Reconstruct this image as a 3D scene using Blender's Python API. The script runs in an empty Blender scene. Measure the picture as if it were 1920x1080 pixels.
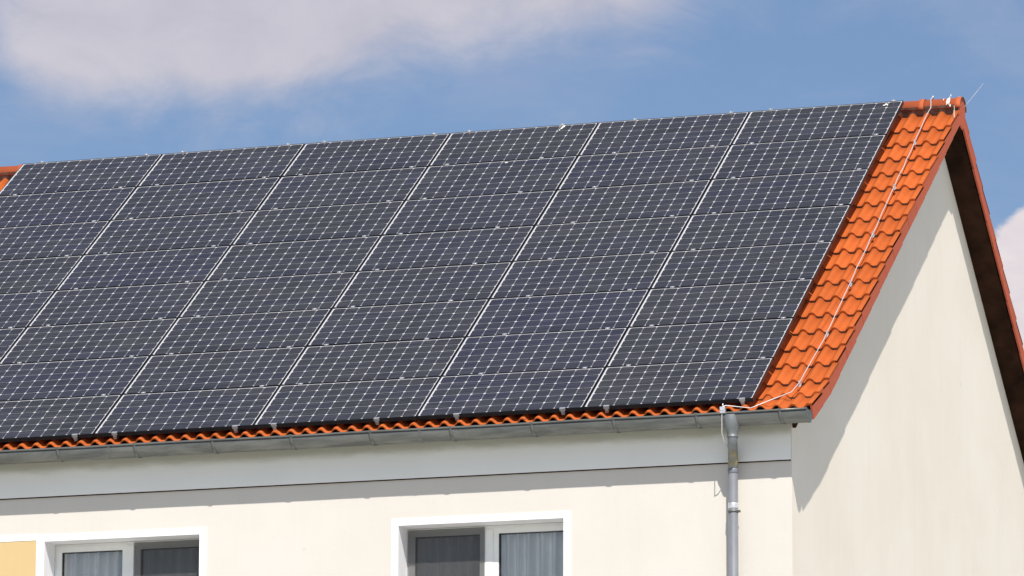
import bpy, math, random
from mathutils import Matrix, Vector

random.seed(7)
R = math.radians
scene = bpy.context.scene
COL = scene.collection
TH = 0.628087                      # pitch of the sunny roof slope
CT, ST = math.cos(TH), math.sin(TH)

# ------------------------------------------------------------------ camera
cam = bpy.data.cameras.new('camera')
camo = bpy.data.objects.new('camera', cam)
COL.objects.link(camo)
rt = Vector((0.94439374, 0.32880641, 0.00260894))
up = Vector((0.05843337, -0.17562911, 0.98272069))
fw = Vector((-0.32358307, 0.92792282, 0.1850763))
cm = Matrix((rt, up, -fw)).transposed().to_4x4()
cm.translation = Vector((13.47263086, -50.47970677, -11.7282406))
camo.matrix_world = cm
cam.sensor_width = 36
cam.lens = 10042.17 / 1920 * 36
cam.clip_start = 0.5
cam.clip_end = 5000
scene.camera = camo

# ------------------------------------------------------------------ colour
vs = scene.view_settings
vs.view_transform = 'Standard'
vs.look = 'None'
vs.exposure = 0.90
vs.gamma = 1
vs.use_curve_mapping = False

# ------------------------------------------------------------------ sun
L = Vector((0.28, -0.56, 0.80)).normalized()
SUN_EL = math.asin(L.z)
SUN_ROT = math.atan2(L.x, L.y)
sl = bpy.data.lights.new('sun', 'SUN')
sl.energy = 3.3
sl.angle = R(0.5)
sl.color = (1.0, 0.955, 0.89)
so = bpy.data.objects.new('sun', sl)
so.rotation_euler = L.to_track_quat('Z', 'Y').to_euler()
so.location = (20, -40, 40)
COL.objects.link(so)

# ------------------------------------------------------------------ sky and clouds
W = bpy.data.worlds.new('World')
scene.world = W
W.use_nodes = True
nt = W.node_tree
nt.nodes.clear()


class NT:
    """small helper to write node graphs as expressions"""
    def __init__(self, tree):
        self.t = tree

    def n(self, kind, **kw):
        o = self.t.nodes.new(kind)
        for k, v in kw.items():
            setattr(o, k, v)
        return o

    def put(self, sock, v):
        if isinstance(v, bpy.types.NodeSocket):
            self.t.links.new(v, sock)
        elif v is not None:
            sock.default_value = v

    def m(self, op, a, b=None, c=None, clamp=False):
        o = self.n('ShaderNodeMath', operation=op, use_clamp=clamp)
        self.put(o.inputs[0], a)
        self.put(o.inputs[1], b)
        self.put(o.inputs[2], c)
        return o.outputs[0]

    def mix(self, f, a, b, blend='MIX'):
        o = self.n('ShaderNodeMix', data_type='RGBA', blend_type=blend)
        self.put(o.inputs[0], f)
        self.put(o.inputs[6], a)
        self.put(o.inputs[7], b)
        return o.outputs[2]

    def noise(self, vec, scale, detail=4, rough=0.55, dist=0.0):
        o = self.n('ShaderNodeTexNoise')
        self.put(o.inputs['Vector'], vec)
        o.inputs['Scale'].default_value = scale
        o.inputs['Detail'].default_value = detail
        o.inputs['Roughness'].default_value = rough
        o.inputs['Distortion'].default_value = dist
        return o.outputs[0]

    def smooth(self, v, lo, hi, a=0.0, b=1.0):
        o = self.n('ShaderNodeMapRange', interpolation_type='SMOOTHSTEP')
        self.put(o.inputs[0], v)
        o.inputs[1].default_value = lo
        o.inputs[2].default_value = hi
        o.inputs[3].default_value = a
        o.inputs[4].default_value = b
        return o.outputs[0]

    def mapping(self, vec, scale, loc=(0, 0, 0)):
        o = self.n('ShaderNodeMapping')
        self.put(o.inputs[0], vec)
        o.inputs['Scale'].default_value = scale
        o.inputs['Location'].default_value = loc
        return o.outputs[0]


w = NT(nt)
sky = w.n('ShaderNodeTexSky', sky_type='NISHITA')
sky.sun_disc = False
sky.sun_elevation = SUN_EL
sky.sun_rotation = SUN_ROT
sky.altitude = 100
sky.air_density = 1.0
sky.dust_density = 1.3
sky.ozone_density = 2.0
SKY = 0.0535
tc = w.n('ShaderNodeTexCoord')
dirv = tc.outputs['Generated']
sx = w.n('ShaderNodeSeparateXYZ')
w.put(sx.inputs[0], dirv)
az = w.m('MULTIPLY', w.m('ARCTAN2', sx.outputs[0], sx.outputs[1]), 57.2958)   # degrees, clockwise from +Y
el = w.m('MULTIPLY', w.m('ARCSINE', sx.outputs[2]), 57.2958)


def cloud(a, e, ra, re):
    da = w.m('DIVIDE', w.m('SUBTRACT', az, a), ra)
    de = w.m('DIVIDE', w.m('SUBTRACT', el, e), re)
    r2 = w.m('ADD', w.m('MULTIPLY', da, da), w.m('MULTIPLY', de, de))
    return w.m('POWER', 2.71828, w.m('MULTIPLY', r2, -1.0))


def bank(lst):
    f = None
    for c in lst:
        b = cloud(*c)
        f = b if f is None else w.m('ADD', f, b)
    return f


# clouds standing at compass bearings, their edges broken up by noise
field_a = bank([(-22.5, 14.2, 2.2, 1.25), (-24.2, 13.25, 1.0, 0.75), (-22.4, 13.35, 1.5, 0.6), (-20.4, 13.9, 1.5, 0.8), (-18.2, 13.8, 1.25, 0.5),
                (-16.6, 14.9, 2.4, 0.7), (-29.5, 13.6, 2.6, 0.9), (-36, 16, 5, 2.0), (-8, 20, 7, 2.2), (-47, 12, 6, 1.6),
                (30, 14, 9, 2.2), (52, 22, 8, 3.0), (-75, 18, 10, 2.6), (95, 16, 9, 2.4), (150, 14, 12, 2.5), (-130, 15, 12, 3), (-165, 24, 9, 3)])
field_b = bank([(-12.9, 10.35, 1.1, 1.1), (-13.3, 11.1, 0.6, 0.35), (-10.2, 9.6, 2.0, 1.5), (-5.0, 8.6, 3.5, 1.8), (8, 8, 6, 2), (-60, 9, 7, 1.8), (70, 9, 8, 2)])
ae = w.n('ShaderNodeCombineXYZ')
w.put(ae.inputs[0], az)
w.put(ae.inputs[1], w.m('MULTIPLY', el, 1.5))
cv = ae.outputs[0]
n1 = w.noise(cv, 0.75, 8, 0.60, 0.5)
n2 = w.noise(w.mapping(cv, (1, 1, 1), (3.1, 1.7, 0.4)), 0.33, 4, 0.5, 0.3)
n3 = w.noise(cv, 1.7, 7, 0.6, 0.3)
nn = w.m('ADD', w.m('MULTIPLY', w.m('SUBTRACT', n1, 0.5), 0.85), w.m('MULTIPLY', w.m('SUBTRACT', n2, 0.5), 0.6))
mask_a = w.smooth(w.m('ADD', field_a, w.m('MULTIPLY', nn, 1.5)), 0.10, 1.35)
mask_b = w.smooth(w.m('ADD', field_b, w.m('MULTIPLY', w.m('SUBTRACT', n3, 0.5), 0.6)), 0.34, 0.56)
veil = w.m('MULTIPLY', w.smooth(w.noise(w.mapping(cv, (0.6, 1, 1), (7.3, 2.2, 5.0)), 0.5, 6, 0.6, 0.4), 0.42, 0.75), 0.20)
skyc = w.mix(1.0, sky.outputs[0], (SKY * 0.90, SKY * 0.95, SKY * 1.06, 1), 'MULTIPLY')
shade = w.smooth(n1, 0.3, 0.72)
ca = w.mix(shade, (0.298, 0.288, 0.328, 1), (0.338, 0.325, 0.358, 1))
cb = w.mix(w.smooth(n3, 0.3, 0.7), (0.40, 0.365, 0.385, 1), (0.44, 0.405, 0.415, 1))
c0 = w.mix(veil, skyc, (0.31, 0.30, 0.34, 1))
c1 = w.mix(w.m('MULTIPLY', mask_a, 0.94), c0, ca)
c2 = w.mix(mask_b, c1, cb)
bg = w.n('ShaderNodeBackground')
w.put(bg.inputs[0], c2)
bg.inputs[1].default_value = 1.0
wo = w.n('ShaderNodeOutputWorld')
nt.links.new(bg.outputs[0], wo.inputs[0])

# ------------------------------------------------------------------ materials


def mat(name):
    m = bpy.data.materials.new(name)
    m.use_nodes = True
    t = m.node_tree
    b = t.nodes['Principled BSDF']
    return m, NT(t), b


def simple(name, col, rough=0.5, metal=0.0, var=0.12, scale=8, bump=0.0, bscale=60, spec=0.5):
    m, g, b = mat(name)
    oc = g.n('ShaderNodeTexCoord').outputs['Object']
    nz = g.noise(oc, scale, 5, 0.6)
    f = g.smooth(nz, 0.3, 0.7)
    lo = tuple(c * (1 - var) for c in col) + (1,)
    hi = tuple(min(1, c * (1 + var)) for c in col) + (1,)
    g.put(b.inputs['Base Color'], g.mix(f, lo, hi))
    b.inputs['Roughness'].default_value = rough
    b.inputs['Metallic'].default_value = metal
    b.inputs['Specular IOR Level'].default_value = spec
    if bump:
        bp = g.n('ShaderNodeBump')
        bp.inputs['Strength'].default_value = bump
        bp.inputs['Distance'].default_value = 0.004
        g.put(bp.inputs['Height'], g.noise(oc, bscale, 3, 0.6))
        g.put(b.inputs['Normal'], bp.outputs[0])
    return m


def plaster(name, col, warm, stain=0.10):
    """mineral render: fine grain relief, broad faint patches, thin vertical rain streaks"""
    m, g, b = mat(name)
    oc = g.n('ShaderNodeTexCoord').outputs['Object']
    patch = g.smooth(g.noise(oc, 0.9, 5, 0.6, 0.4), 0.3, 0.75)
    streak = g.smooth(g.noise(g.mapping(oc, (5, 5, 0.35)), 1.6, 5, 0.65), 0.48, 0.78)
    grain = g.noise(oc, 120, 3, 0.7)
    spots = g.smooth(g.noise(g.mapping(oc, (1.6, 1.6, 0.8)), 5.0, 6, 0.7, 0.6), 0.60, 0.78)
    c = g.mix(patch, tuple(col) + (1,), tuple(warm) + (1,))
    dk = tuple(x * 0.88 for x in col) + (1,)
    c = g.mix(g.m('MULTIPLY', streak, stain * 4), c, dk)
    c = g.mix(g.m('MULTIPLY', spots, stain * 3), c, tuple(x * y for x, y in zip(col, (0.84, 0.82, 0.76))) + (1,))
    mk = g.smooth(g.noise(g.mapping(oc, (1, 1, 0.7)), 7.0, 2, 0.5), 0.74, 0.80)
    c = g.mix(g.m('MULTIPLY', mk, 0.22), c, tuple(x * 0.62 for x in col) + (1,))
    c = g.mix(g.m('MULTIPLY', g.m('SUBTRACT', grain, 0.3), 0.26), c, tuple(x * 0.7 for x in col) + (1,))
    g.put(b.inputs['Base Color'], c)
    b.inputs['Roughness'].default_value = 0.92
    b.inputs['Specular IOR Level'].default_value = 0.2
    bp = g.n('ShaderNodeBump')
    bp.inputs['Strength'].default_value = 0.35
    bp.inputs['Distance'].default_value = 0.003
    g.put(bp.inputs['Height'], g.m('ADD', grain, g.m('MULTIPLY', g.noise(oc, 9, 4, 0.6), 1.5)))
    g.put(b.inputs['Normal'], bp.outputs[0])
    return m


def tile_material(name, col, dirt, rnd=0.10):
    m, g, b = mat(name)
    oc = g.n('ShaderNodeTexCoord').outputs['Object']
    oi = g.n('ShaderNodeObjectInfo')
    off = g.n('ShaderNodeVectorMath', operation='ADD')
    g.put(off.inputs[0], oc)
    g.put(off.inputs[1], oi.outputs['Location'])
    v = off.outputs[0]
    n = g.noise(v, 9, 6, 0.62, 0.3)
    fine = g.noise(v, 160, 3, 0.7)
    f = g.m('ADD', g.m('MULTIPLY', oi.outputs['Random'], 0.62), g.m('MULTIPLY', g.smooth(n, 0.3, 0.7), 0.38), clamp=True)
    c = g.mix(f, tuple(x * (1 - rnd) for x in col) + (1,), tuple(x * (1 + rnd) for x in col) + (1,))
    sp = g.smooth(g.noise(g.mapping(v, (1.3, 0.7, 1)), 14, 6, 0.7), 0.56, 0.74)
    c = g.mix(g.m('MULTIPLY', sp, dirt), c, tuple(x * y for x, y in zip(col, (0.55, 0.66, 0.9))) + (1,))
    c = g.mix(g.m('MULTIPLY', fine, 0.12), c, tuple(x * 0.6 for x in col) + (1,))
    g.put(b.inputs['Base Color'], c)
    b.inputs['Roughness'].default_value = 0.75
    b.inputs['Specular IOR Level'].default_value = 0.15
    bp = g.n('ShaderNodeBump')
    bp.inputs['Strength'].default_value = 0.2
    bp.inputs['Distance'].default_value = 0.002
    g.put(bp.inputs['Height'], fine)
    g.put(b.inputs['Normal'], bp.outputs[0])
    return m


M = {}
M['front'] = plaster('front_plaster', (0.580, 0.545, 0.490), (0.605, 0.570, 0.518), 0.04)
M['gable'] = plaster('gable_plaster', (0.780, 0.715, 0.600), (0.820, 0.755, 0.650), 0.06)  # yellower plaster, its colour lightened to offset the weaker sun on the gable
M['frieze'] = plaster('frieze_board', (0.600, 0.590, 0.570), (0.615, 0.606, 0.590), 0.05)
M['yellow'] = plaster('yellow_plaster', (0.560, 0.410, 0.205), (0.580, 0.425, 0.215), 0.05)
M['white'] = simple('white_paint', (0.80, 0.79, 0.79), 0.6, var=0.03)
M['pvc'] = simple('window_plastic', (0.74, 0.74, 0.71), 0.35, var=0.03)
M['gasket'] = simple('gasket_rubber', (0.03, 0.03, 0.03), 0.6)
M['tile'] = tile_material('concrete_tile', (0.430, 0.096, 0.020), 0.5, 0.13)
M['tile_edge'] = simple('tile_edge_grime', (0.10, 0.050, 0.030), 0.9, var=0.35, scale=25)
M['ridge'] = tile_material('ridge_tile_concrete', (0.430, 0.100, 0.038), 0.4)
M['flap'] = tile_material('verge_side', (0.450, 0.105, 0.055), 0.3, 0.05)
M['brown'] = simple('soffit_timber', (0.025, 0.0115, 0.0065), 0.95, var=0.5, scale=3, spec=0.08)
M['felt'] = simple('roof_underlay', (0.03, 0.028, 0.027), 0.95)
M['ground'] = simple('pale_paving', (0.45, 0.450, 0.415), 0.95, var=0.15, scale=0.3)
M['alu'] = simple('aluminium', (0.74, 0.74, 0.75), 0.38, 0.75, var=0.06)
M['wire'] = simple('aluminium_wire', (0.62, 0.59, 0.59), 0.45, 0.35, var=0.05)
M['black'] = simple('black_anodised', (0.016, 0.017, 0.019), 0.38, 0.0, var=0.1)
M['splat'] = simple('bird_lime', (0.62, 0.60, 0.56), 0.8, var=0.2, scale=40)
M['pipe'] = simple('grey_pipe', (0.190, 0.198, 0.222), 0.45, 0.2, var=0.08, scale=5)

# zinc with long dull patches
m, g, b = mat('weathered_zinc')
oc = g.n('ShaderNodeTexCoord').outputs['Object']
f = g.smooth(g.noise(g.mapping(oc, (0.8, 5, 5)), 3.0, 5, 0.6, 0.4), 0.32, 0.7)
f2 = g.smooth(g.noise(g.mapping(oc, (2.5, 8, 8)), 2.0, 6, 0.7), 0.55, 0.75)
c = g.mix(f, (0.118, 0.124, 0.117, 1), (0.205, 0.207, 0.190, 1))
c = g.mix(g.m('MULTIPLY', f2, 0.5), c, (0.20, 0.19, 0.14, 1))
g.put(b.inputs['Base Color'], c)
b.inputs['Metallic'].default_value = 0.6
g.put(b.inputs['Roughness'], g.smooth(f, 0, 1, 0.52, 0.36))
M['zinc'] = m

# elbow below the outlet: zinc with a blotchy yellowish band
m, g, b = mat('yellow_banded_zinc')
oc = g.n('ShaderNodeTexCoord').outputs['Object']
sz = g.n('ShaderNodeSeparateXYZ')
g.put(sz.inputs[0], oc)
band = g.m('MULTIPLY', g.smooth(sz.outputs[2], -4.46, -4.40), g.smooth(sz.outputs[2], -4.29, -4.35))
f = g.m('MULTIPLY', band, g.smooth(g.noise(oc, 16, 5, 0.65), 0.32, 0.6))
c = g.mix(f, (0.20, 0.213, 0.22, 1), (0.33, 0.275, 0.13, 1))
g.put(b.inputs['Base Color'], c)
b.inputs['Metallic'].default_value = 0.5
b.inputs['Roughness'].default_value = 0.45
M['elbow'] = m

# solar cell under glass: dark silicon, two bus bars, the colour of each cell from its object colour
m, g, b = mat('silicon_cell')
oi = g.n('ShaderNodeObjectInfo')
oc = g.n('ShaderNodeTexCoord').outputs['Object']
sp = g.n('ShaderNodeSeparateXYZ')
g.put(sp.inputs[0], oc)
ay = g.m('ABSOLUTE', sp.outputs[1])
bus = g.m('LESS_THAN', g.m('ABSOLUTE', g.m('SUBTRACT', ay, 0.031)), 0.0011)
st = g.n('ShaderNodeVectorMath', operation='ADD')
g.put(st.inputs[0], oc)
g.put(st.inputs[1], oi.outputs['Location'])
band = g.smooth(g.noise(g.mapping(st.outputs[0], (2.0, 70, 1)), 1.0, 3, 0.6), 0.3, 0.7, 0.55, 1.5)
cc = g.n('ShaderNodeVectorMath', operation='SCALE')
g.put(cc.inputs[0], oi.outputs['Color'])
g.put(cc.inputs['Scale'], band)
col = g.mix(g.m('MULTIPLY', bus, 0.16), cc.outputs[0], (0.26, 0.26, 0.27, 1))
g.put(b.inputs['Base Color'], col)
b.inputs['Roughness'].default_value = 0.5
b.inputs['Specular IOR Level'].default_value = 0.3
b.inputs['Coat Weight'].default_value = 0.8
b.inputs['Coat Roughness'].default_value = 0.09
b.inputs['Coat IOR'].default_value = 1.42
M['cell'] = m
m = simple('white_backsheet', (0.49, 0.49, 0.50), 0.5, var=0.06)
b = m.node_tree.nodes['Principled BSDF']
b.inputs['Coat Weight'].default_value = 0.8
b.inputs['Coat Roughness'].default_value = 0.09
M['backsheet'] = m

# window glass: clear sheet that mirrors by Fresnel
m, g, b = mat('window_glass')
m.node_tree.nodes.remove(b)
fr = g.n('ShaderNodeFresnel')
fr.inputs[0].default_value = 1.5
tr = g.n('ShaderNodeBsdfTransparent')
tr.inputs[0].default_value = (0.98, 0.98, 0.97, 1)
gl = g.n('ShaderNodeBsdfGlossy')
gl.inputs['Roughness'].default_value = 0.02
mx = g.n('ShaderNodeMixShader')
g.put(mx.inputs[0], g.m('MULTIPLY', fr.outputs[0], 1.9))
g.put(mx.inputs[1], tr.outputs[0])
g.put(mx.inputs[2], gl.outputs[0])
g.put(g.t.nodes['Material Output'].inputs[0], mx.outputs[0])
M['glass'] = m

# fly screen: fine dark gauze, more holes than thread
m, g, b = mat('gauze')
m.node_tree.nodes.remove(b)
df = g.n('ShaderNodeBsdfDiffuse')
df.inputs[0].default_value = (0.07, 0.07, 0.072, 1)
tr = g.n('ShaderNodeBsdfTransparent')
mx = g.n('ShaderNodeMixShader')
mx.inputs[0].default_value = 0.62
g.put(mx.inputs[1], tr.outputs[0])
g.put(mx.inputs[2], df.outputs[0])
g.put(g.t.nodes['Material Output'].inputs[0], mx.outputs[0])
M['gauze'] = m

m = simple('net_curtain', (0.88, 0.88, 0.87), 0.9, var=0.08, scale=3)
M['curtain'] = m
M['room'] = simple('dark_room', (0.10, 0.10, 0.10), 0.9)

# ------------------------------------------------------------------ mesh helpers


class MB:
    def __init__(self):
        self.v, self.f, self.mi, self.sm = [], [], [], []

    def add(self, vs, fs, mi=0, smooth=False):
        o = len(self.v)
        self.v += [tuple(p) for p in vs]
        for f in fs:
            self.f.append(tuple(i + o for i in f))
            self.mi.append(mi)
            self.sm.append(smooth)

    def box(self, x0, x1, y0, y1, z0, z1, mi=0, T=None):
        vs = [Vector((x, y, z)) for x in (x0, x1) for y in (y0, y1) for z in (z0, z1)]
        if T is not None:
            vs = [T @ p for p in vs]
        self.add(vs, [(0, 1, 3, 2), (4, 6, 7, 5), (0, 4, 5, 1), (2, 3, 7, 6), (0, 2, 6, 4), (1, 5, 7, 3)], mi)

    def prism(self, poly, x0, x1, mi=0):
        """polygon in (y, z), extruded along x"""
        n = len(poly)
        vs = [(x0, y, z) for y, z in poly] + [(x1, y, z) for y, z in poly]
        fs = [tuple(range(n))[::-1], tuple(range(n, 2 * n))]
        fs += [(i, (i + 1) % n, n + (i + 1) % n, n + i) for i in range(n)]
        self.add(vs, fs, mi)

    def tube(self, pts, r, seg=8, cap=True, mi=0, radii=None):
        pts = [Vector(p) for p in pts]
        rings = []
        side = None
        for i, p in enumerate(pts):
            a = pts[max(i - 1, 0)]
            c = pts[min(i + 1, len(pts) - 1)]
            t = (c - a).normalized()
            if side is None:
                side = t.cross(Vector((0, 0, 1)))
                if side.length < 1e-3:
                    side = Vector((1, 0, 0))
            side = (side - t * side.dot(t)).normalized()
            o = t.cross(side)
            rr = radii[i] if radii else r
            rings.append([p + (side * math.cos(2 * math.pi * k / seg) + o * math.sin(2 * math.pi * k / seg)) * rr for k in range(seg)])
        vs = [q for ring in rings for q in ring]
        fs = []
        for i in range(len(pts) - 1):
            for k in range(seg):
                k2 = (k + 1) % seg
                fs.append((i * seg + k, i * seg + k2, (i + 1) * seg + k2, (i + 1) * seg + k))
        self.add(vs, fs, mi, True)
        if cap:
            self.add(rings[0], [tuple(range(seg))[::-1]], mi)
            self.add(rings[-1], [tuple(range(seg))], mi)

    def mesh(self, name, *mats):
        me = bpy.data.meshes.new(name)
        me.from_pydata(self.v, [], self.f)
        for mm in mats:
            me.materials.append(mm)
        me.polygons.foreach_set('material_index', self.mi)
        me.polygons.foreach_set('use_smooth', self.sm)
        me.update()
        import bmesh
        bm = bmesh.new()
        bm.from_mesh(me)
        bmesh.ops.remove_doubles(bm, verts=bm.verts, dist=1e-5)
        bmesh.ops.recalc_face_normals(bm, faces=bm.faces)
        bm.to_mesh(me)
        bm.free()
        return me


WM = {}
I4 = Matrix.Identity(4)


def put(o, parent=None, mw=I4):
    COL.objects.link(o)
    o.matrix_basis = mw
    if parent is not None:
        o.parent = parent
        o.matrix_parent_inverse = WM[parent].inverted()
    WM[o] = mw.copy()
    return o


def obj(name, mesh, parent=None, mw=I4):
    return put(bpy.data.objects.new(name, mesh), parent, mw)


def tag(o, label=None, cat=None, group=None, kind=None):
    for k, v in (('label', label), ('category', cat), ('group', group), ('kind', kind)):
        if v:
            o[k] = v
    return o


def thing(name, loc, label, cat, group=None, mw=None):
    o = bpy.data.objects.new(name, None)
    o.empty_display_size = 0.2
    put(o, None, mw if mw is not None else Matrix.Translation(loc))
    return tag(o, label, cat, group)


# ------------------------------------------------------------------ roof geometry
S = Vector((0, -CT, -ST))            # down the sunny slope
N = Vector((0, -ST, CT))             # out of it
HN = 0.12                            # tile crests below the glass of the panels
XR = 0.54                           # right-hand verge
XL = -16.2
XW = 0.28                            # gable wall face
YW = -5.06                           # front wall face
GZ = -13.4                           # ground
TB = R(40.2)                         # pitch of the far slope
EXP = 0.347                          # tile gauge
A0 = 0.408
KICK_A = A0 + 16 * EXP
KICK = R(6.0)


def front_path(a):
    """crest line of the tiles, a metres down the sunny slope; the last two courses are kicked up"""
    if a <= KICK_A:
        return S * a + N * -HN
    k = S * KICK_A + N * -HN
    d = S * math.cos(KICK) + N * math.sin(KICK)
    return k + d * (a - KICK_A)


APEX = (0.203, -0.001)


def back_path(a):
    return Vector((0, APEX[0] + a * math.cos(TB), APEX[1] - a * math.sin(TB)))


# ------------------------------------------------------------------ ground
mb = MB()
mb.add([(-900, -900, GZ), (900, -900, GZ), (900, 900, GZ), (-900, 900, GZ)], [(0, 1, 2, 3)])
tag(obj('ground', mb.mesh('ground', M['ground'])), kind='structure')

# ------------------------------------------------------------------ the house
house = thing('apartment_house', (-7.9, 0, GZ), 'cream plastered apartment house with orange tiled gable roof carrying solar panels', 'house')

# front wall with window openings
WINS = [(-3.462, -1.859, -6.16, -4.808), (-6.99, -5.412, -6.16, -4.800)]


def wall_with_holes(x0, x1, z0, z1, holes, yf, yb):
    xs = sorted({x0, x1, *[h[0] for h in holes], *[h[1] for h in holes]})
    zs = sorted({z0, z1, *[h[2] for h in holes], *[h[3] for h in holes]})
    q = MB()
    for i in range(len(xs) - 1):
        for j in range(len(zs) - 1):
            cx, cz = (xs[i] + xs[i + 1]) / 2, (zs[j] + zs[j + 1]) / 2
            if any(h[0] < cx < h[1] and h[2] < cz < h[3] for h in holes):
                continue
            for y in (yf, yb):
                q.add([(xs[i], y, zs[j]), (xs[i + 1], y, zs[j]), (xs[i + 1], y, zs[j + 1]), (xs[i], y, zs[j + 1])], [(0, 1, 2, 3)])
    for a, b_, c_, d_ in holes + [(x0, x1, z0, z1)]:
        q.add([(a, yf, c_), (b_, yf, c_), (b_, yf, d_), (a, yf, d_), (a, yb, c_), (b_, yb, c_), (b_, yb, d_), (a, yb, d_)],
              [(0, 1, 5, 4), (1, 2, 6, 5), (2, 3, 7, 6), (3, 0, 4, 7)])
    return q


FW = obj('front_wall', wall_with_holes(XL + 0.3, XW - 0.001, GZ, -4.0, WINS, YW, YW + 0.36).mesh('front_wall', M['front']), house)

# gable wall: pentagon under the soffit lines
SOF = 0.185                          # soffit below the tile crests, square to the slope


def soffit_front(y):
    # plane parallel to sunny slope, n = -0.15 - SOF
    return (y * ST - HN - SOF) / CT


def soffit_back(y):
    return APEX[1] - (y - APEX[0]) * math.tan(TB) - SOF / math.cos(TB)


yb_wall = 5.0
# crossing of both soffit planes
ya = (APEX[1] + APEX[0] * math.tan(TB) - SOF / math.cos(TB) + (HN + SOF) / CT) / (math.tan(TH) + math.tan(TB))
za = soffit_front(ya)
ztop = soffit_front(YW + 0.003)
poly = [(YW + 0.003, GZ), (yb_wall, GZ), (yb_wall, soffit_back(yb_wall)), (ya, za), (YW + 0.003, ztop)]
mb = MB()
mb.prism(poly, 0.0, XW)
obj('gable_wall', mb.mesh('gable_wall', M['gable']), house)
mb = MB()
mb.prism(poly, XL + 0.31, XL + 0.6)
obj('gable_wall', mb.mesh('gable_wall', M['gable']), house)
mb = MB()
mb.box(XL + 0.61, -0.01, yb_wall - 0.35, yb_wall - 0.005, GZ, soffit_back(yb_wall) - 0.05)
obj('rear_wall', mb.mesh('rear_wall', M['front']), house)

# frieze board below the gutter
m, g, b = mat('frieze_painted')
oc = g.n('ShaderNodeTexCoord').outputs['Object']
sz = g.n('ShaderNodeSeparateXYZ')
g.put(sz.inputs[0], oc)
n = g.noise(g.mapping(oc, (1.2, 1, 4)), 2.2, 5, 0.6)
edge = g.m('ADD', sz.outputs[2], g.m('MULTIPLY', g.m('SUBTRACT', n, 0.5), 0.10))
eave_shade = g.m('MULTIPLY', g.smooth(edge, -4.19, -4.09), 0.6)  # olive darkening under the gutter: occlusion and tinted reflection put into the colour
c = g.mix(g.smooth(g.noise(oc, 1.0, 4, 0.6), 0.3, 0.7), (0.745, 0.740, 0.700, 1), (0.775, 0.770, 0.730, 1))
c = g.mix(eave_shade, c, (0.245, 0.235, 0.135, 1))
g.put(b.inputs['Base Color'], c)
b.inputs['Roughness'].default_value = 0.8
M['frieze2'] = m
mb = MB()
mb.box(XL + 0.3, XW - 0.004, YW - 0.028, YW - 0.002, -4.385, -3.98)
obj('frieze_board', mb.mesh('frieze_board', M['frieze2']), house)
mb = MB()
mb.box(XL + 0.3, XW - 0.004, YW - 0.022, YW - 0.001, -4.393, -4.3855)
obj('shadow_gap_strip', mb.mesh('shadow_gap_strip', M['brown']), house)


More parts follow.
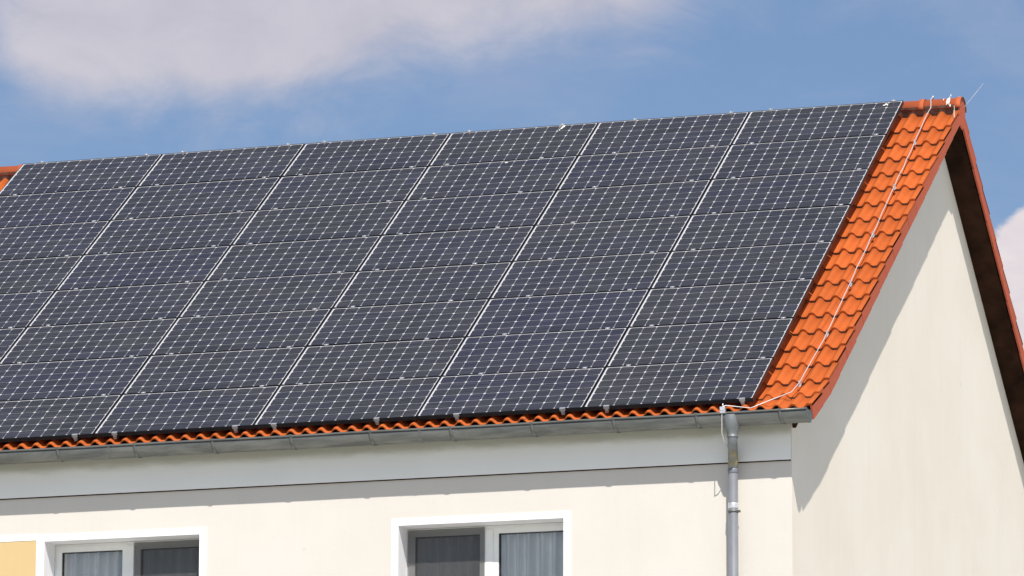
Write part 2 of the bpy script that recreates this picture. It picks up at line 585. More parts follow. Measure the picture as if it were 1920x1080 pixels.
# windows
def window(x0, x1, z0, z1, screen_left, extra_left=None):
    root = bpy.data.objects.new('window', None)
    yg = -4.82                                        # face of the frame
    put(root, house, Matrix.Translation(((x0 + x1) / 2, yg, z0)))
    q = MB()                                          # frame: outer ring and centre post
    fw_, xm = 0.045, (x0 + x1) / 2
    q.box(x0 + 0.009, x0 + fw_, yg, yg + 0.07, z0, z1 - 0.009)
    q.box(x1 - fw_, x1 - 0.009, yg, yg + 0.07, z0, z1 - 0.009)
    q.box(x0 + fw_, x1 - fw_, yg + 0.001, yg + 0.07, z1 - fw_, z1 - 0.009)
    q.box(x0 + fw_, x1 - fw_, yg + 0.001, yg + 0.07, z0, z0 + fw_)
    q.box(xm - 0.038, xm + 0.038, yg - 0.012, yg + 0.07, z0 + fw_ + .001, z1 - fw_ - 0.001)
    obj('frame', q.mesh('frame', M['pvc']), root)
    for k in (0, 1):
        a, b_ = (x0 + fw_ - 0.016, xm - 0.039) if k == 0 else (xm + 0.039, x1 - fw_ + 0.016)
        c_, d_ = z0 + fw_ - 0.016, z1 - fw_ + 0.014
        t = 0.052
        ys, ye = yg - 0.008, yg + 0.05
        s_ = MB()
        s_.box(a, a + t, ys, ye, c_, d_)
        s_.box(b_ - t, b_, ys, ye, c_, d_)
        s_.box(a + t, b_ - t, ys + .001, ye, c_, c_ + t)
        s_.box(a + t, b_ - t, ys + .001, ye, d_ - t, d_)
        gk = 0.007                                    # rubber gasket round the pane
        for bx in ((a + t, a + t + gk, c_ + t, d_ - t), (b_ - t - gk, b_ - t, c_ + t, d_ - t),
                   (a + t + gk, b_ - t - gk, c_ + t, c_ + t + gk), (a + t + gk, b_ - t - gk, d_ - t - gk, d_ - t)):
            s_.box(bx[0], bx[1], ys + 0.012, ye, bx[2], bx[3], 1)
        obj('sash', s_.mesh('sash', M['pvc'], M['gasket']), root)
        p_ = MB()
        p_.box(a + t + gk * .5, b_ - t - gk * .5, yg + 0.018, yg + 0.022, c_ + t + gk * .5, d_ - t - gk * .5)
        obj('pane', p_.mesh('pane', M['glass']), root)
        if (k == 0) == screen_left:
            f_ = MB()
            ysn = ys - 0.014
            f_.add([(a - 0.012, ysn, c_), (b_ + 0.001, ysn, c_), (b_ + 0.001, ysn, d_ + 0.01), (a - 0.012, ysn, d_ + 0.01)], [(0, 1, 2, 3)])
            o = obj('insect_screen', f_.mesh('insect_screen', M['gauze']), root)
            o['label'] = 'dark gauze insect screen over one sash'
    # net curtain hanging in folds
    cu = MB()
    nx = 150
    ph = random.random() * 6
    top, bot = [], []
    for i in range(nx + 1):
        u = i / nx
        x = x0 + 0.03 + (x1 - x0 - 0.06) * u
        dy = 0.040 * math.sin(u * 88 + ph + 0.9 * math.sin(u * 17 + ph)) + 0.010 * math.sin(u * 37 + 2 * ph)
        top.append((x, yg + 0.075 + dy, z1 + 0.03))
        bot.append((x, yg + 0.075 + dy * 1.25, z0 + 0.02))
    cu.add(top + bot, [(i, i + 1, nx + 2 + i, nx + 1 + i) for i in range(nx)], 0, True)
    obj('curtain', cu.mesh('curtain', M['curtain']), root)
    # white surround: flat band proud of the plaster and the lining of the opening
    tr_ = MB()
    bw, bt = 0.064, 0.008
    y0, y1 = YW - bt, YW - 0.001
    tr_.box(x0 - bw, x0 + 0.006, y0, y1, z0 - 0.02, z1 - 0.006)
    tr_.box(x1 - 0.006, x1 + bw, y0, y1, z0 - 0.02, z1 - 0.006)
    tr_.box(x0 - bw, x1 + bw, y0, y1, z1 - 0.006, z1 + 0.058)
    tr_.box(x0 + 0.001, x0 + 0.006, y1, yg + 0.02, z0, z1 - 0.006)
    tr_.box(x1 - 0.006, x1 - 0.001, y1, yg + 0.02, z0, z1 - 0.006)
    tr_.box(x0 + 0.001, x1 - 0.001, y1, yg + 0.02, z1 - 0.006, z1 - 0.001)
    obj('surround', tr_.mesh('surround', M['white']), root)
    sl_ = MB()
    sl_.box(x0 + 0.007, x1 - 0.007, YW - 0.045, yg, z0 - 0.03, z0 - 0.004)
    obj('sill', sl_.mesh('sill', M['alu']), root)
    rm = MB()
    rm.box(x0 - 0.1, x1 + 0.1, yg + 0.5, yg + 0.52, z0 - 0.2, z1 + 0.2)
    rm.box(x0 - 0.1, x1 + 0.1, yg + 0.19, yg + 0.5, z1 + 0.06, z1 + 0.08)
    obj('room_backing', rm.mesh('room_backing', M['room']), root)
    return root


window(*WINS[0], True)
window(*WINS[1], False)

# yellow field between the windows, in its white band
mb = MB()
mb.box(-8.60, -7.066, YW - 0.004, YW - 0.0008, -6.18, -4.792)
obj('yellow_panel', mb.mesh('yellow_panel', M['yellow']), house)['label'] = 'pale yellow plaster field beside the left window'
mb = MB()
mb.box(-8.66, -7.0545, YW - 0.0075, YW - 0.0008, -4.7915, -4.731)
mb.box(-7.0655, -7.0545, YW - 0.0075, YW - 0.0008, -6.18, -4.792)
obj('white_band', mb.mesh('white_band', M['white']), house)

# ------------------------------------------------------------------ roof: underlay, soffit, tiles
mb = MB()


def slab(pf, lo, hi, a0, a1, nvec, x0, x1, q):
    """board lying parallel to a slope between two depths below the crest line"""
    p0, p1 = pf(a0), pf(a1)
    poly = [p0 + nvec * lo, p1 + nvec * lo, p1 + nvec * hi, p0 + nvec * hi]
    q.prism([(v.y, v.z) for v in poly], x0, x1)


NB = Vector((0, math.sin(TB), math.cos(TB)))
flat_front = lambda a: S * a + N * -HN
slab(flat_front, -0.10, -0.18, -0.15, 6.40, N, XL + 0.02, XW - 0.02, mb)
slab(back_path, -0.10, -0.18, 0.07, 6.45, NB, XL + 0.02, XW - 0.02, mb)
roof = obj('roof', mb.mesh('roof', M['felt']), house)
mb = MB()
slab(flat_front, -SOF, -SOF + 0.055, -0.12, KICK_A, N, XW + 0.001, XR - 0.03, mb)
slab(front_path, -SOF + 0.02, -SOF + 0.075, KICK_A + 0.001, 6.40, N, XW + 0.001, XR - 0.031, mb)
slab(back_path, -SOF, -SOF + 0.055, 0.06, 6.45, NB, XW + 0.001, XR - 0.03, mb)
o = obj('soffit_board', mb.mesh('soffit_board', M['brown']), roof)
mb = MB()                            # end of the barge rafter under the eave corner
slab(flat_front, -SOF - 0.055, -SOF - 0.002, 6.20, 6.47, N, XW + 0.002, XW + 0.032, mb)
obj('rafter_end', mb.mesh('rafter_end', M['brown']), roof)
mb = MB()                            # battens seen from below along the far overhang
mb.box(XW + 0.003, XR - 0.02, -0.02, 0.02, -SOF + 0.056, -SOF + 0.085)
ME_BATTEN = mb.mesh('roof_batten', M['brown'])
for i in range(1, 19):
    obj('roof_batten', ME_BATTEN, roof, Matrix.Translation(back_path(0.06 + i * EXP)) @ Matrix.Rotation(-TB, 4, 'X'))

A_ROLL = 0.042
THK = 0.025
LEN = EXP + 0.065


def prof(x):
    """height of the tile above its trough; crests at -0.03 - 0.15 k"""
    t = max(0.0, (math.cos(2 * math.pi * (x + 0.03) / 0.15) + 0.6) / 1.6)
    return A_ROLL * (t * t * (3 - 2 * t) * 0.75 + t * 0.25)


def tile_mesh(name, verge=False, sgn=1, seg=20, lap=0.012, thk=THK):
    """local axes: x to the right (right edge at 0), y up the slope from the lower edge, z up; crest top at z=0 at the lower edge.
       sgn -1 mirrors it for the far slope."""
    q = MB()
    x0 = -0.30 - lap
    xs = [x0 + (0 - x0) * i / seg for i in range(seg + 1)]
    hs = [prof(x) - A_ROLL for x in xs]
    if verge:
        hs = [(-0.002 if x > -0.03 else h) for x, h in zip(xs, hs)]
        xs[-1] = -0.006
        xs.append(0.0)
        hs.append(-0.010)
    # the left rim dips under the neighbour's roll
    if not verge or True:
        hs[0] -= 0.006
    n = len(xs)
    r = 0.006                         # rounded lower edge
    top_lo = [(x, 0.0, h - r) for x, h in zip(xs, hs)]
    top_lo2 = [(x, r, h) for x, h in zip(xs, hs)]
    top_up = [(x, LEN, h) for x, h in zip(xs, hs)]
    bot_lo = [(x, 0.0, h - thk) for x, h in zip(xs, hs)]
    bot_up = [(x, LEN, h - thk) for x, h in zip(xs, hs)]

    def strip(A, B, mi, sm):
        q.add(A + B, [(i, i + 1, n + i + 1, n + i) for i in range(n - 1)], mi, sm)
    strip(top_lo, top_lo2, 0, True)
    strip(top_lo2, top_up, 0, True)
    for i in range(n - 1):
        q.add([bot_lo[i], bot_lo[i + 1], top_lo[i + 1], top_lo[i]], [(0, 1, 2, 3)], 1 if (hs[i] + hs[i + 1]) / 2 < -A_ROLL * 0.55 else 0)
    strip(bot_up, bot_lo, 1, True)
    strip(top_up, bot_up, 0, False)
    for i in (0, n - 1):
        q.add([top_lo[i], top_lo2[i], top_up[i], bot_up[i], bot_lo[i]], [(0, 1, 2, 3, 4)], 0)
    if verge:
        d = 0.158
        w_ = EXP + 0.018
        q.prism([(0, -0.0125), (0, -d), (w_, -d + THK * 0.85), (w_, -0.0125)], -0.018, 0.0, 2)
    if sgn < 0:
        q.v = [(x, -y, z) for x, y, z in q.v]
    return q.mesh(name, M['tile'], M['tile_edge'], M['flap'])


def row_matrix(pf, i, a0, nvec, sgn):
    """frame of course i (lower edge at a0 + i*gauge) with the tile tilted onto the course above"""
    lo, hi = pf(a0 + i * EXP), pf(a0 + (i - 1) * EXP)
    hi = hi - nvec * (THK + 0.002)
    d = (hi - lo).normalized()
    ang = math.atan2(d.z, d.y if sgn > 0 else -d.y)
    return Matrix.Translation(lo) @ Matrix.Rotation(sgn * ang, 4, 'X')


ME_TILE = tile_mesh('roof_tile')
ME_EAVE = tile_mesh('eave_tile', False, 1, 20, 0.012, 0.016)
ME_VERGE = tile_mesh('verge_tile', True)
ME_VERGE_B = tile_mesh('verge_tile_far', True, -1)
ME_TILE_B = tile_mesh('roof_tile_far', False, -1, 8)
ME_LOW = tile_mesh('roof_tile_low', False, 1, 12)
NROW = 19
NCOL = int((XR - XL) / 0.30)


def jitter(mw, s=1.0):
    return mw @ Matrix.Translation((random.gauss(0, .0015) * s, random.gauss(0, .002) * s, 0)) @ Matrix.Rotation(random.gauss(0, .0025) * s, 4, 'Z') @ Matrix.Rotation(random.gauss(0, .003) * s, 4, 'Y')


stuff = MB()


def add_mesh(q, me, mw):
    q_v = [mw @ v.co for v in me.vertices]
    o = len(q.v)
    q.v += [tuple(p) for p in q_v]
    for p in me.polygons:
        q.f.append(tuple(o + i for i in p.vertices))
        q.mi.append(p.material_index)
        q.sm.append(p.use_smooth)


for i in range(NROW):
    base = row_matrix(front_path, i, A0 - (0.055 if i == NROW - 1 else 0), N, 1)
    for j in range(NCOL):
        mw = Matrix.Translation((XR - 0.30 * j, 0, 0)) @ base
        x = XR - 0.30 * j
        if j == 0:
            obj('verge_tile', ME_VERGE, roof, jitter(mw, 0.8))
        elif j <= 2 or (i == NROW - 1 and x > -9.5) or (i < 3 and -10.9 < x < -9.2):
            obj('roof_tile', ME_EAVE if i == NROW - 1 else ME_TILE, roof, jitter(mw))
        else:
            add_mesh(stuff, ME_LOW, mw)
for i in range(NROW):
    base = row_matrix(back_path, i, 0.40, NB, -1)
    for j in range(NCOL):
        mw = Matrix.Translation((XR - 0.30 * j, 0, 0)) @ base
        if j == 0:
            obj('verge_tile', ME_VERGE_B, roof, jitter(mw, 0.8))
        else:
            add_mesh(stuff, ME_TILE_B, mw)
me = bpy.data.meshes.new('roof_tile_field')
me.from_pydata(stuff.v, [], stuff.f)
for mm in (M['tile'], M['tile_edge'], M['flap']):
    me.materials.append(mm)
me.polygons.foreach_set('material_index', stuff.mi)
me.polygons.foreach_set('use_smooth', stuff.sm)
me.update()
tag(obj('roof_tile_field', me, roof), kind='stuff')

# ridge: half-round capping tiles, one overlapping the next, and the end plate
RY, RZ, RR = 0.215, -0.092, 0.132


def ridge_mesh():
    q = MB()
    seg = 12
    ln = 0.405

    def arc(x, r, drop=0.0):
        out = []
        for k in range(seg + 1):
            a = math.pi * k / seg
            y, z = -r * math.cos(a), r * math.sin(a)
            if k in (0, seg):
                z -= 0.002
            out.append((x, y, z - drop))
        return out
    st = [(0.0, RR), (-0.055, RR), (-0.06, RR - 0.012), (-ln, RR - 0.014)]
    outs = [arc(x, r) for x, r in st]
    ins = [arc(x, r - 0.014) for x, r in st]
    n = seg + 1

    def strip(A, B, mi, sm):
        q.add(A + B, [(i, i + 1, n + i + 1, n + i) for i in range(n - 1)], mi, sm)
    for a, b_ in zip(outs, outs[1:]):
        strip(a, b_, 0, True)
    strip(ins[0], ins[-1], 1, True)
    strip(outs[0], ins[0], 1, False)
    strip(ins[-1], outs[-1], 1, False)
    for k in (0, n - 1):
        q.add([o_[k] for o_ in outs] + [i_[k] for i_ in (ins[-1], ins[0])], [(0, 1, 2, 3, 4, 5)], 1)
    return q.mesh('ridge_tile', M['ridge'], M['tile_edge'])


ME_RIDGE = ridge_mesh()
k = 0
x = XR + 0.012
while x > XL + 0.3:
    T = Matrix.Translation((x, RY, RZ + random.gauss(0, .0015))) @ Matrix.Rotation(random.gauss(0, .004), 4, 'Z') @ Matrix.Rotation(0.016, 4, 'Y')
    obj('ridge_tile', ME_RIDGE, roof, T)
    x -= 0.378
    k += 1
mb = MB()                            # end plate closing the ridge
pl = []
for kk in range(13):
    a = math.pi * kk / 12
    pl.append((RY - 0.118 * math.cos(a), RZ + 0.118 * math.sin(a)))
pl += [(RY + 0.105, RZ - 0.10), (RY + 0.02, RZ - 0.20), (RY - 0.10, RZ - 0.17)]
mb.prism(pl, XR - 0.012, XR + 0.003)
obj('ridge_end_plate', mb.mesh('ridge_end_plate', M['flap']), roof)
mb = MB()                            # ventilation roll under the ridge, pressed on the tiles
vs_, fs_ = [], []
nn_ = 480
for i in range(nn_ + 1):
    x = XL + (XR - 0.02 - XL) * i / nn_
    h = prof(((x - XR) % 0.15) - 0.15) - A_ROLL
    p0 = S * -0.02 + N * (-HN - 0.030 + h)
    p1 = S * -0.035 + N * (-HN + 0.020)
    p2 = S * -0.02 + N * (-HN - 0.07 + h)
    vs_ += [(x, p0.y, p0.z), (x, p1.y, p1.z), (x, p2.y, p2.z)]
for i in range(nn_):
    a = 3 * i
    fs_ += [(a, a + 3, a + 4, a + 1), (a + 2, a + 5, a + 3, a)]
mb.add(vs_, fs_, 0, True)
obj('ridge_vent_roll', mb.mesh('ridge_vent_roll', simple('vent_roll', (0.16, 0.085, 0.06), 0.9, var=0.3, scale=15)), roof)
mb = MB()                            # metal clips holding the ridge tiles
mb.box(-0.004, 0.004, RY - 0.03, RY + 0.03, RZ + RR - 0.004, RZ + RR + 0.012)
mb.tube([(0, RY, RZ + RR), (0.004, RY, RZ + RR + 0.034)], 0.004, 6)
ME_RCLIP = mb.mesh('ridge_clip', M['alu'])
for x in (XR - 0.115, XR - 0.30):
    obj('ridge_clip', ME_RCLIP, roof, Matrix.Translation((x, 0, 0)))

# ------------------------------------------------------------------ gutter and downpipe (parts of the house)
GY, GZC, GA, GB = -5.337, -3.996, 0.075, 0.108
GX0, GX1 = XL + 0.2, XR - 0.012
mb = MB()
seg = 14
prof_o = [(GY - GA * math.cos(math.pi * k / seg), GZC - GB * math.sin(math.pi * k / seg)) for k in range(seg + 1)]
prof_i = [(GY - (GA - .004) * math.cos(math.pi * k / seg), GZC - (GB - .004) * math.sin(math.pi * k / seg)) for k in range(seg + 1)]
ring = prof_o + prof_i[::-1]
nx = 60
xs = [GX0 + (GX1 - GX0) * i / nx for i in range(nx + 1)]
n = len(ring)
vs_ = [(x, y, z + 0.0016 * math.sin(x * 3.1) * (1 if y < GY else 0.4)) for x in xs for y, z in ring]
fs_ = [(i * n + k, i * n + (k + 1) % n, (i + 1) * n + (k + 1) % n, (i + 1) * n + k) for i in range(nx) for k in range(n)]
mb.add(vs_, fs_, 0, True)
mb.tube([(x, GY - GA - 0.003, GZC + 0.006 + 0.0016 * math.sin(x * 3.1)) for x in xs], 0.0095, 8)
gutter = obj('gutter', mb.mesh('gutter', M['zinc']), house)
mb = MB()
cap_ = [(y, z) for y, z in prof_o]
mb.prism([(GY - (GA + .004) * math.cos(math.pi * k / seg), GZC + .004 - (GB + .006) * math.sin(math.pi * k / seg)) for k in range(seg + 1)], GX1 - 0.012, GX1 + 0.005)
obj('end_cap', mb.mesh('end_cap', M['zinc']), gutter)


def bracket_mesh():
    q = MB()
    hw = 0.014
    A, B = [], []
    for k in range(seg + 1):
        a = math.pi * k / seg
        for lst, e in ((A, 0.0045), (B, 0.0005)):
            lst.append((-(GA + e) * math.cos(a), -(GB + e) * math.sin(a)))
    lean = 0.035
    n_ = seg + 1

    def xo(k):
        return lean * (k / seg) * 1.2
    top = [(xo(k) - hw, *A[k]) for k in range(n_)] + [(xo(k) + hw, *A[k]) for k in range(n_)]
    q.add(top, [(i, i + 1, n_ + i + 1, n_ + i) for i in range(n_ - 1)], 0, True)
    low = [(xo(k) - hw, *B[k]) for k in range(n_)] + [(xo(k) + hw, *B[k]) for k in range(n_)]
    q.add(low, [(i, i + 1, n_ + i + 1, n_ + i) for i in range(n_ - 1)], 0, True)
    for s in (0, 1):
        rim = [top[s * n_ + k] for k in range(n_)] + [low[s * n_ + k] for k in range(n_)]
        q.add(rim, [(i, i + 1, n_ + i + 1, n_ + i) for i in range(n_ - 1)], 0)
    q.box(-hw, hw, -GA - 0.014, -GA + 0.012, 0.004, 0.018)
    return q.mesh('bracket', M['zinc'])


MEB = bracket_mesh()
for k in range(21):
    obj('bracket', MEB, gutter, Matrix.Translation((0.272 - 0.7765 * k, GY, GZC)))
mb = MB()                            # soldered joints
mb.add([(s * 0.016, GY - (GA + .0016) * math.cos(math.pi * k / seg), GZC - (GB + .0016) * math.sin(math.pi * k / seg)) for s in (-1, 1) for k in range(seg + 1)],
       [(i, i + 1, seg + 2 + i, seg + 1 + i) for i in range(seg)], 0, True)
ME_JOINT = mb.mesh('solder_joint', M['zinc'])
for x in (-3.13, -6.2, -9.2):
    obj('solder_joint', ME_JOINT, gutter, Matrix.Translation((x, 0, 0)))
mb = MB()                            # flashing strip added to stop sun slipping between tiles and gutter
fl = [(-5.10, -3.925), (-5.245, -3.985), (-5.285, -4.030), (-5.283, -4.034), (-5.243, -3.989), (-5.10, -3.930)]
mb.prism(fl, XL + 0.3, XR - 0.03)
obj('light_stop_flashing', mb.mesh('light_stop_flashing', M['zinc']), house)

PX, PY = -0.236, -5.158
FX = -0.186
dp = MB()
dp.tube([(PX, PY, -4.475), (PX, PY, GZ + 0.2)], 0.0435, 20)
downpipe = obj('downpipe', dp.mesh('downpipe', M['pipe']), house)
mb = MB()                            # outlet funnel hugging the gutter
rings = [(-4.005, 0.080, 0.094), (-4.04, 0.081, 0.096), (-4.075, 0.076, 0.092), (-4.125, 0.062, 0.074), (-4.165, 0.048, 0.050), (-4.185, 0.047, 0.047), (-4.19, 0.050, 0.050), (-4.200, 0.050, 0.050)]
sg = 24
vs_ = [(FX + rx * math.cos(2 * math.pi * k / sg), GY + ry * math.sin(2 * math.pi * k / sg), z) for z, rx, ry in rings for k in range(sg)]
fs_ = [(i * sg + k, i * sg + (k + 1) % sg, (i + 1) * sg + (k + 1) % sg, (i + 1) * sg + k) for i in range(len(rings) - 1) for k in range(sg)]
mb.add(vs_, fs_, 0, True)
obj('outlet_funnel', mb.mesh('outlet_funnel', simple('dull_zinc', (0.20, 0.215, 0.22), 0.5, 0.45, var=0.12, scale=12)), downpipe)
mb = MB()
pts = [(FX, GY, -4.19)]
P0, P1, P2, P3 = Vector((FX, GY, -4.20)), Vector((FX, GY, -4.31)), Vector((PX, PY, -4.24)), Vector((PX, PY, -4.40))
for i in range(13):
    t = i / 12
    pts.append(P0 * (1 - t) ** 3 + P1 * 3 * t * (1 - t) ** 2 + P2 * 3 * t * t * (1 - t) + P3 * t ** 3)
pts.append((PX, PY, -4.47))
mb.tube(pts, 0.044, 20)
obj('pipe_elbow', mb.mesh('pipe_elbow', M['elbow']), downpipe)


def collar(z, h, r, m_, nm):
    q = MB()
    q.tube([(PX, PY, z + h), (PX, PY, z + h * .8), (PX, PY, z + h * .2), (PX, PY, z)], r, 20, radii=[r - .003, r, r, r - .003])
    return obj(nm, q.mesh(nm, m_), downpipe)


collar(-4.375, 0.012, 0.048, M['elbow'], 'collar')
collar(-4.500, 0.045, 0.0475, M['pipe'], 'collar')
collar(-4.815, 0.050, 0.0475, M['alu'], 'collar')
collar(-4.850, 0.016, 0.0500, M['zinc'], 'pipe_clamp')
mb = MB()
mb.tube([(PX, PY + 0.04, -4.842), (PX, YW, -4.842)], 0.006, 6)
mb.box(PX + 0.046, PX + 0.066, PY - 0.008, PY + 0.008, -4.852, -4.832)
obj('clamp_screw', mb.mesh('clamp_screw', M['zinc']), downpipe)

# ------------------------------------------------------------------ solar panels
PITX, PITY = 1.60, 0.82
PWID, PHEI = 1.588, 0.807
LIP = 0.007


def panel_meshes():
    q = MB()
    hx, hy = PWID / 2, PHEI / 2
    d = 0.040
    q.box(-hx, -hx + LIP, -hy, hy, -d, 0)
    q.box(hx - LIP, hx, -hy, hy, -d, 0)
    q.box(-hx + LIP, hx - LIP, -hy, -hy + LIP, -d, -0.0004)
    q.box(-hx + LIP, hx - LIP, hy - LIP, hy, -d, -0.0004)
    frame = q.mesh('frame', M['black'])
    q = MB()
    q.box(-hx + LIP, hx - LIP, -hy + LIP, hy - LIP, -0.008, -0.0040)
    sheet = q.mesh('backsheet', M['backsheet'])
    c, hx_, hy_ = 0.0130, 0.0632, 0.0634
    oc_ = [(-hx_ + c, -hy_), (hx_ - c, -hy_), (hx_, -hy_ + c), (hx_, hy_ - c), (hx_ - c, hy_), (-hx_ + c, hy_), (-hx_, hy_ - c), (-hx_, -hy_ + c)]
    q = MB()
    vs2 = [(x, y, -0.0045) for x, y in oc_] + [(x, y, -0.0033) for x, y in oc_]
    q.add(vs2, [tuple(range(8, 16))] + [(i, (i + 1) % 8, 8 + (i + 1) % 8, 8 + i) for i in range(8)])
    cell = q.mesh('cell', M['cell'])
    return frame, sheet, cell


ME_FRAME, ME_SHEET, ME_CELL = panel_meshes()
ROWN = ['top', 'second', 'third', 'fourth', 'fifth', 'sixth', 'seventh', 'bottom']
COLN = ['far left column', 'second column from the left', 'third column from the left', 'third column from the right', 'second column from the right', 'right-hand column']
bx0, bx1, by0, by1 = 0.014, 0.008, 0.004, 0.007      # white margins: left, right, bottom, top
cw = (PWID - 2 * LIP - bx0 - bx1) / 12
ch = (PHEI - 2 * LIP - by0 - by1) / 6
prnd = random.Random(21)
# panels that the photograph shows bluer than their neighbours (row, column)
BLUE = {(6, 4): 0.6, (1, 0): 0.55, (2, 5): 0.3, (3, 1): 0.45, (6, 1): 0.5, (7, 0): 0.35, (5, 4): 0.75, (1, 4): 0.35, (7, 4): 0.4, (6, 0): 0.45, (4, 0): 0.4}
for r_ in range(8):
    for c_ in range(6):
        cx = (c_ - 6) * PITX + PITX / 2
        cv = r_ * PITY + PITY / 2
        centre = Vector((cx, 0, 0)) + S * cv
        mw = Matrix.Translation(centre) @ Matrix.Rotation(TH, 4, 'X')
        mw = mw @ Matrix.Translation((prnd.gauss(0, .0008), prnd.gauss(0, .0008), prnd.gauss(0, .0006))) @ Matrix.Rotation(prnd.gauss(0, .0012), 4, 'X') @ Matrix.Rotation(prnd.gauss(0, .0008), 4, 'Y')
        col_ = COLN[c_] + (' beside the tiles' if c_ == 5 else '')
        pos_ = {0: 'topmost along the ridge', 7: 'lowest above the gutter'}.get(r_, ROWN[r_] + ' from the ridge')
        lab = 'solar panel %s in the %s' % (pos_, col_)
        P = thing('solar_panel', None, lab, 'solar panel', 'solar panels on the roof', mw)
        obj('frame', ME_FRAME, P, mw)
        obj('backsheet', ME_SHEET, P, mw)
        pb = BLUE.get((r_, c_), prnd.random() ** 2 * 0.3)
        for j in range(6):
            # a string of cells alike along the row, broken now and then
            sb = prnd.random() ** 2
            run = prnd.randint(2, 7)
            for i in range(12):
                run -= 1
                if run < 0:
                    sb = prnd.random() ** 2
                    run = prnd.randint(2, 8)
                bl = min(1.0, max(0.0, pb * 0.5 + sb * 0.35 + prnd.gauss(0, .05)))
                k = 1 + prnd.gauss(0, .07)
                x = -PWID / 2 + LIP + bx0 + cw * (i + .5)
                y = PHEI / 2 - LIP - by1 - ch * (j + .5)
                o = obj('cell', ME_CELL, P, mw @ Matrix.Translation((x, y, 0)))
                o.color = ((0.0262 - 0.007 * bl) * k, (0.0254 - 0.007 * bl) * k, (0.0246 + 0.013 * bl) * k, 1)

# ------------------------------------------------------------------ mounting rails with their clamps
CLX = [(0.14, 0.89), (0.14, 0.885), (0.13, 0.89), (0.125, 0.76), (0.24, 0.88), (0.135, 0.938)]


def clamp_meshes():
    mid = MB()
    mid.box(-0.021, 0.021, -0.012, 0.012, 0.001, 0.0045)
    mid.tube([(0, 0, 0.0045), (0, 0, 0.0085)], 0.006, 8)
    end = MB()                       # end bracket: cap over the frame, web down, ear with two holes
    end.box(-0.027, 0.027, -0.006, 0.011, 0.001, 0.0045)
    end.box(-0.027, 0.027, -0.0105, -0.0065, -0.022, 0.0043)
    hole = 0.004
    end.add([(-0.018, -0.0105, -0.022), (0.018, -0.0105, -0.022), (0.015, -0.0105, -0.062), (-0.015, -0.0105, -0.062),
             (-0.018, -0.0065, -0.022), (0.018, -0.0065, -0.022), (0.015, -0.0065, -0.062), (-0.015, -0.0065, -0.062)],
            [(0, 1, 2, 3), (7, 6, 5, 4), (1, 5, 6, 2), (0, 3, 7, 4), (3, 2, 6, 7)])
    for s in (-1, 1):
        end.tube([(s * 0.007, -0.0125, -0.05), (s * 0.007, -0.010, -0.05)], hole, 8, True, 1)
    top = MB()
    top.box(-0.021, 0.021, -0.010, 0.012, 0.001, 0.0050)
    top.box(-0.021, 0.021, 0.0085, 0.012, -0.03, 0.0048)
    top.tube([(-0.004, 0, 0.005), (-0.004, 0, 0.017)], 0.006, 8)
    return mid.mesh('mid_clamp', M['alu']), end.mesh('end_clamp', M['alu'], M['gasket']), top.mesh('end_clamp_top', M['alu'])


ME_MID, ME_END, ME_TOP = clamp_meshes()
q = MB()
q.box(-0.02, 0.02, -8 * PITY + 0.03, 0.006, -0.071, -0.041)
ME_RAIL = q.mesh('rail', M['black'])
q = MB()
q.box(-0.017, 0.017, -0.003, 0.003, -0.165, -0.072)
q.box(-0.017, 0.017, 0.003, 0.10, -0.167, -0.161)
ME_HOOK = q.mesh('roof_hook', M['black'])
for c_ in range(6):
    for h in (0, 1):
        x = (c_ - 6) * PITX + 0.006 + PWID * CLX[c_][h]
        mw = Matrix.Translation((x, 0, 0)) @ Matrix.Rotation(TH, 4, 'X')
        P = thing('mounting_rail', None, '%s mounting rail under the solar panels of the %s' % ('left' if h == 0 else 'right', COLN[c_]), 'rail', 'mounting rails under the solar panels', mw)
        obj('rail', ME_RAIL, P, mw)
        obj('end_clamp', ME_TOP, P, mw @ Matrix.Translation((0, -0.004, 0)))
        for k in range(1, 8):
            obj('mid_clamp', ME_MID, P, mw @ Matrix.Translation((random.gauss(0, .004), -k * PITY, 0)))
        obj('end_clamp', ME_END, P, mw @ Matrix.Translation((0, -8 * PITY + 0.005, 0)))
        for k in range(6):
            obj('roof_hook', ME_HOOK, P, mw @ Matrix.Translation((0, -0.45 - k * EXP * 3, 0)))

# ------------------------------------------------------------------ lightning conductor
pts = [(0.250, 0.42, -0.13), (0.250, 0.30, 0.005), (0.251, 0.20, 0.055), (0.253, 0.095, 0.012), (0.257, 0.07, -0.085)]
path = [(0.259, 0.09), (0.268, 0.813), (0.286, 1.863), (0.304, 2.941), (0.320, 4.012), (0.331, 5.069), (0.314, 6.112), (0.298, 6.362)]
rodpath = [Vector(p) for p in pts]
for x, a in path:
    p = front_path(a) + N * 0.022
    rodpath.append(Vector((x, p.y, p.z)))
rodpath += [Vector((0.141, -5.239, -3.866)), Vector((-0.009, -5.352, -3.949)), Vector((-0.122, -5.325, -3.929)),
            Vector((-0.225, -5.40, -3.922)), Vector((-0.246, -5.415, -3.930)), Vector((-0.259, -5.417, -3.965)), Vector((-0.260, -5.418, -4.170)),
            Vector((-0.257, -5.36, -4.235)), Vector((-0.245, -5.26, -4.29))]
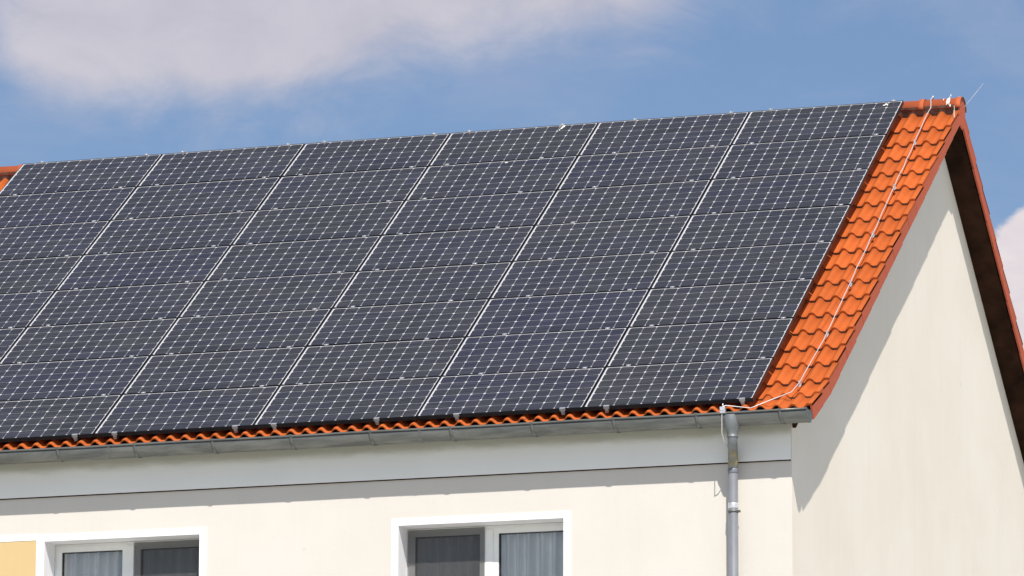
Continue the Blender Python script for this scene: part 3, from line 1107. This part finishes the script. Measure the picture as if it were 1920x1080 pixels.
# wavy by hand: resample with small deviations
fine = []
for a, b_ in zip(rodpath, rodpath[1:]):
    ns = max(1, int((b_ - a).length / 0.14))
    for k in range(ns):
        t = k / ns
        p = a.lerp(b_, t)
        if 0 < k and a.x > 0.2:
            p = p + Vector((random.gauss(0, .0035), 0, 0)) + N * random.gauss(0, .002)
        fine.append(p)
fine.append(rodpath[-1])
con = thing('lightning_conductor', (0.25, 0, -0.1), 'thin pale lightning conductor wire running down the tiles to the gutter', 'lightning conductor')
mb = MB()
mb.tube(fine, 0.0043, 8)
obj('conductor_wire', mb.mesh('conductor_wire', M['wire']), con)
q = MB()                             # saddle clip standing on a foot hooked over a tile
q.box(-0.011, 0.011, -0.05, 0.014, -0.026, -0.022)
q.box(-0.009, 0.009, -0.005, 0.005, -0.024, 0.004)
q.box(-0.013, 0.013, -0.011, 0.011, 0.002, 0.010)
ME_CLIP = q.mesh('wire_holder', M['alu'])
for x, a in path[1:7]:
    p = front_path(a) + N * 0.022
    obj('wire_holder', ME_CLIP, con, Matrix.Translation((x, p.y, p.z)) @ Matrix.Rotation(TH, 4, 'X'))
mb = MB()
mb.box(-0.275, -0.228, -5.430, -5.395, -3.992, -3.935)
mb.tube([(-0.262, -5.431, -3.962), (-0.262, -5.438, -3.962)], 0.007, 6)
mb.tube([(-0.240, -5.431, -3.962), (-0.240, -5.438, -3.962)], 0.007, 6)
mb.tube([(-0.252, -5.412, -3.935), (-0.252, -5.412, -3.905)], 0.005, 6)
obj('gutter_clamp', mb.mesh('gutter_clamp', M['alu']), con)

t = thing('air_terminal', (0.52, 0.30, -0.07), 'thin tilted air terminal rod at the end of the ridge', 'lightning rod')
mb = MB()
mb.tube([(0.500, 0.30, -0.092), (0.525, 0.30, -0.065), (0.742, 0.30, 0.182)], 0.004, 8, radii=[.0035, .003, .0014])
obj('rod', mb.mesh('rod', simple('dull_rod', (0.42, 0.42, 0.43), 0.5, 0.3)), t)
mb = MB()
mb.box(0.492, 0.512, 0.29, 0.31, -0.11, -0.085)
obj('rod_foot', mb.mesh('rod_foot', M['alu']), t)


# ------------------------------------------------------------------ bird droppings
def splat(label, mw, parts, group='bird droppings on the roof'):
    q = MB()
    for (x, y, rx, ry) in parts:
        n_ = 10
        rim = []
        for k in range(n_):
            a = 2 * math.pi * k / n_
            s_ = 1 + random.uniform(-.25, .25)
            rim.append((x + rx * s_ * math.cos(a), y + ry * s_ * math.sin(a), 0.0004))
        mid_ = [(x + (px - x) * .55, y + (py - y) * .55, 0.0035) for px, py, _ in rim]
        q.add(rim + mid_, [(k, (k + 1) % n_, n_ + (k + 1) % n_, n_ + k) for k in range(n_)] + [tuple(range(n_, 2 * n_))], 0, True)
    o = obj('bird_dropping', q.mesh('bird_dropping', M['splat']), None, mw)
    return tag(o, label, 'bird dropping', group)


def on_panels(x, v):
    return Matrix.Translation(Vector((x, 0, 0)) + S * v + N * 0.0005) @ Matrix.Rotation(TH, 4, 'X')


splat('white bird dropping smeared on the top solar panel third from the right', on_panels(-3.575, 0.075), [(0.012, 0.03, .016, .028), (0, -0.01, .012, .03), (-.012, -0.055, .006, .022)])
splat('white bird dropping on the top solar panel beside the bare tiles', on_panels(-0.168, 0.085), [(0, 0.01, .013, .022), (-.018, -0.012, .012, .012), (.02, -0.01, .006, .014)])
splat('small pale bird dropping on the second row of solar panels', on_panels(-3.95, 0.875), [(0, 0, .017, .010), (.012, .008, .008, .006)])
splat('faint bird dropping on the lowest solar panel second from the left', on_panels(-7.57, 6.2), [(0, 0, .02, .008)])
# on the ridge end: runs of white over the round of the tile
q = MB()
for (x, a0_, a1_, wd) in [(-0.125, 14, 58, .008), (-0.112, 18, 72, .012), (-0.100, 12, 55, .006), (-0.165, 40, 62, .005), (-0.020, 62, 86, .005), (-0.088, 5, 16, .010)]:
    pts_ = []
    for k in range(7):
        a = R(a0_ + (a1_ - a0_) * k / 6)
        rr = RR + 0.0032
        ww = wd * (0.4 + math.sin(math.pi * (k + .4) / 6.8)) * random.uniform(.8, 1.2)
        for s_ in (-1, 1):
            pts_.append((XR + x + s_ * ww * .5, RY - rr * math.cos(a), RZ + rr * math.sin(a) + x * 0.016))
    q.add(pts_, [(2 * k, 2 * k + 1, 2 * k + 3, 2 * k + 2) for k in range(6)], 0, True)
tag(obj('bird_dropping', q.mesh('bird_dropping', M['splat'])), 'white bird droppings run down the last ridge tile', 'bird dropping', 'bird droppings on the roof')
q = MB()
p = front_path(0.06)
for (dy, z0_, z1_, wd) in [(-0.10, -0.115, -0.235, .012), (-0.125, -0.17, -0.25, .005)]:
    q.box(XR + 0.0005, XR + 0.003, dy - wd * .5, dy + wd * .5, z1_, z0_)
tag(obj('bird_dropping', q.mesh('bird_dropping', M['splat'])), 'white streak of bird dropping on the side of the top verge tile', 'bird dropping', 'bird droppings on the roof')
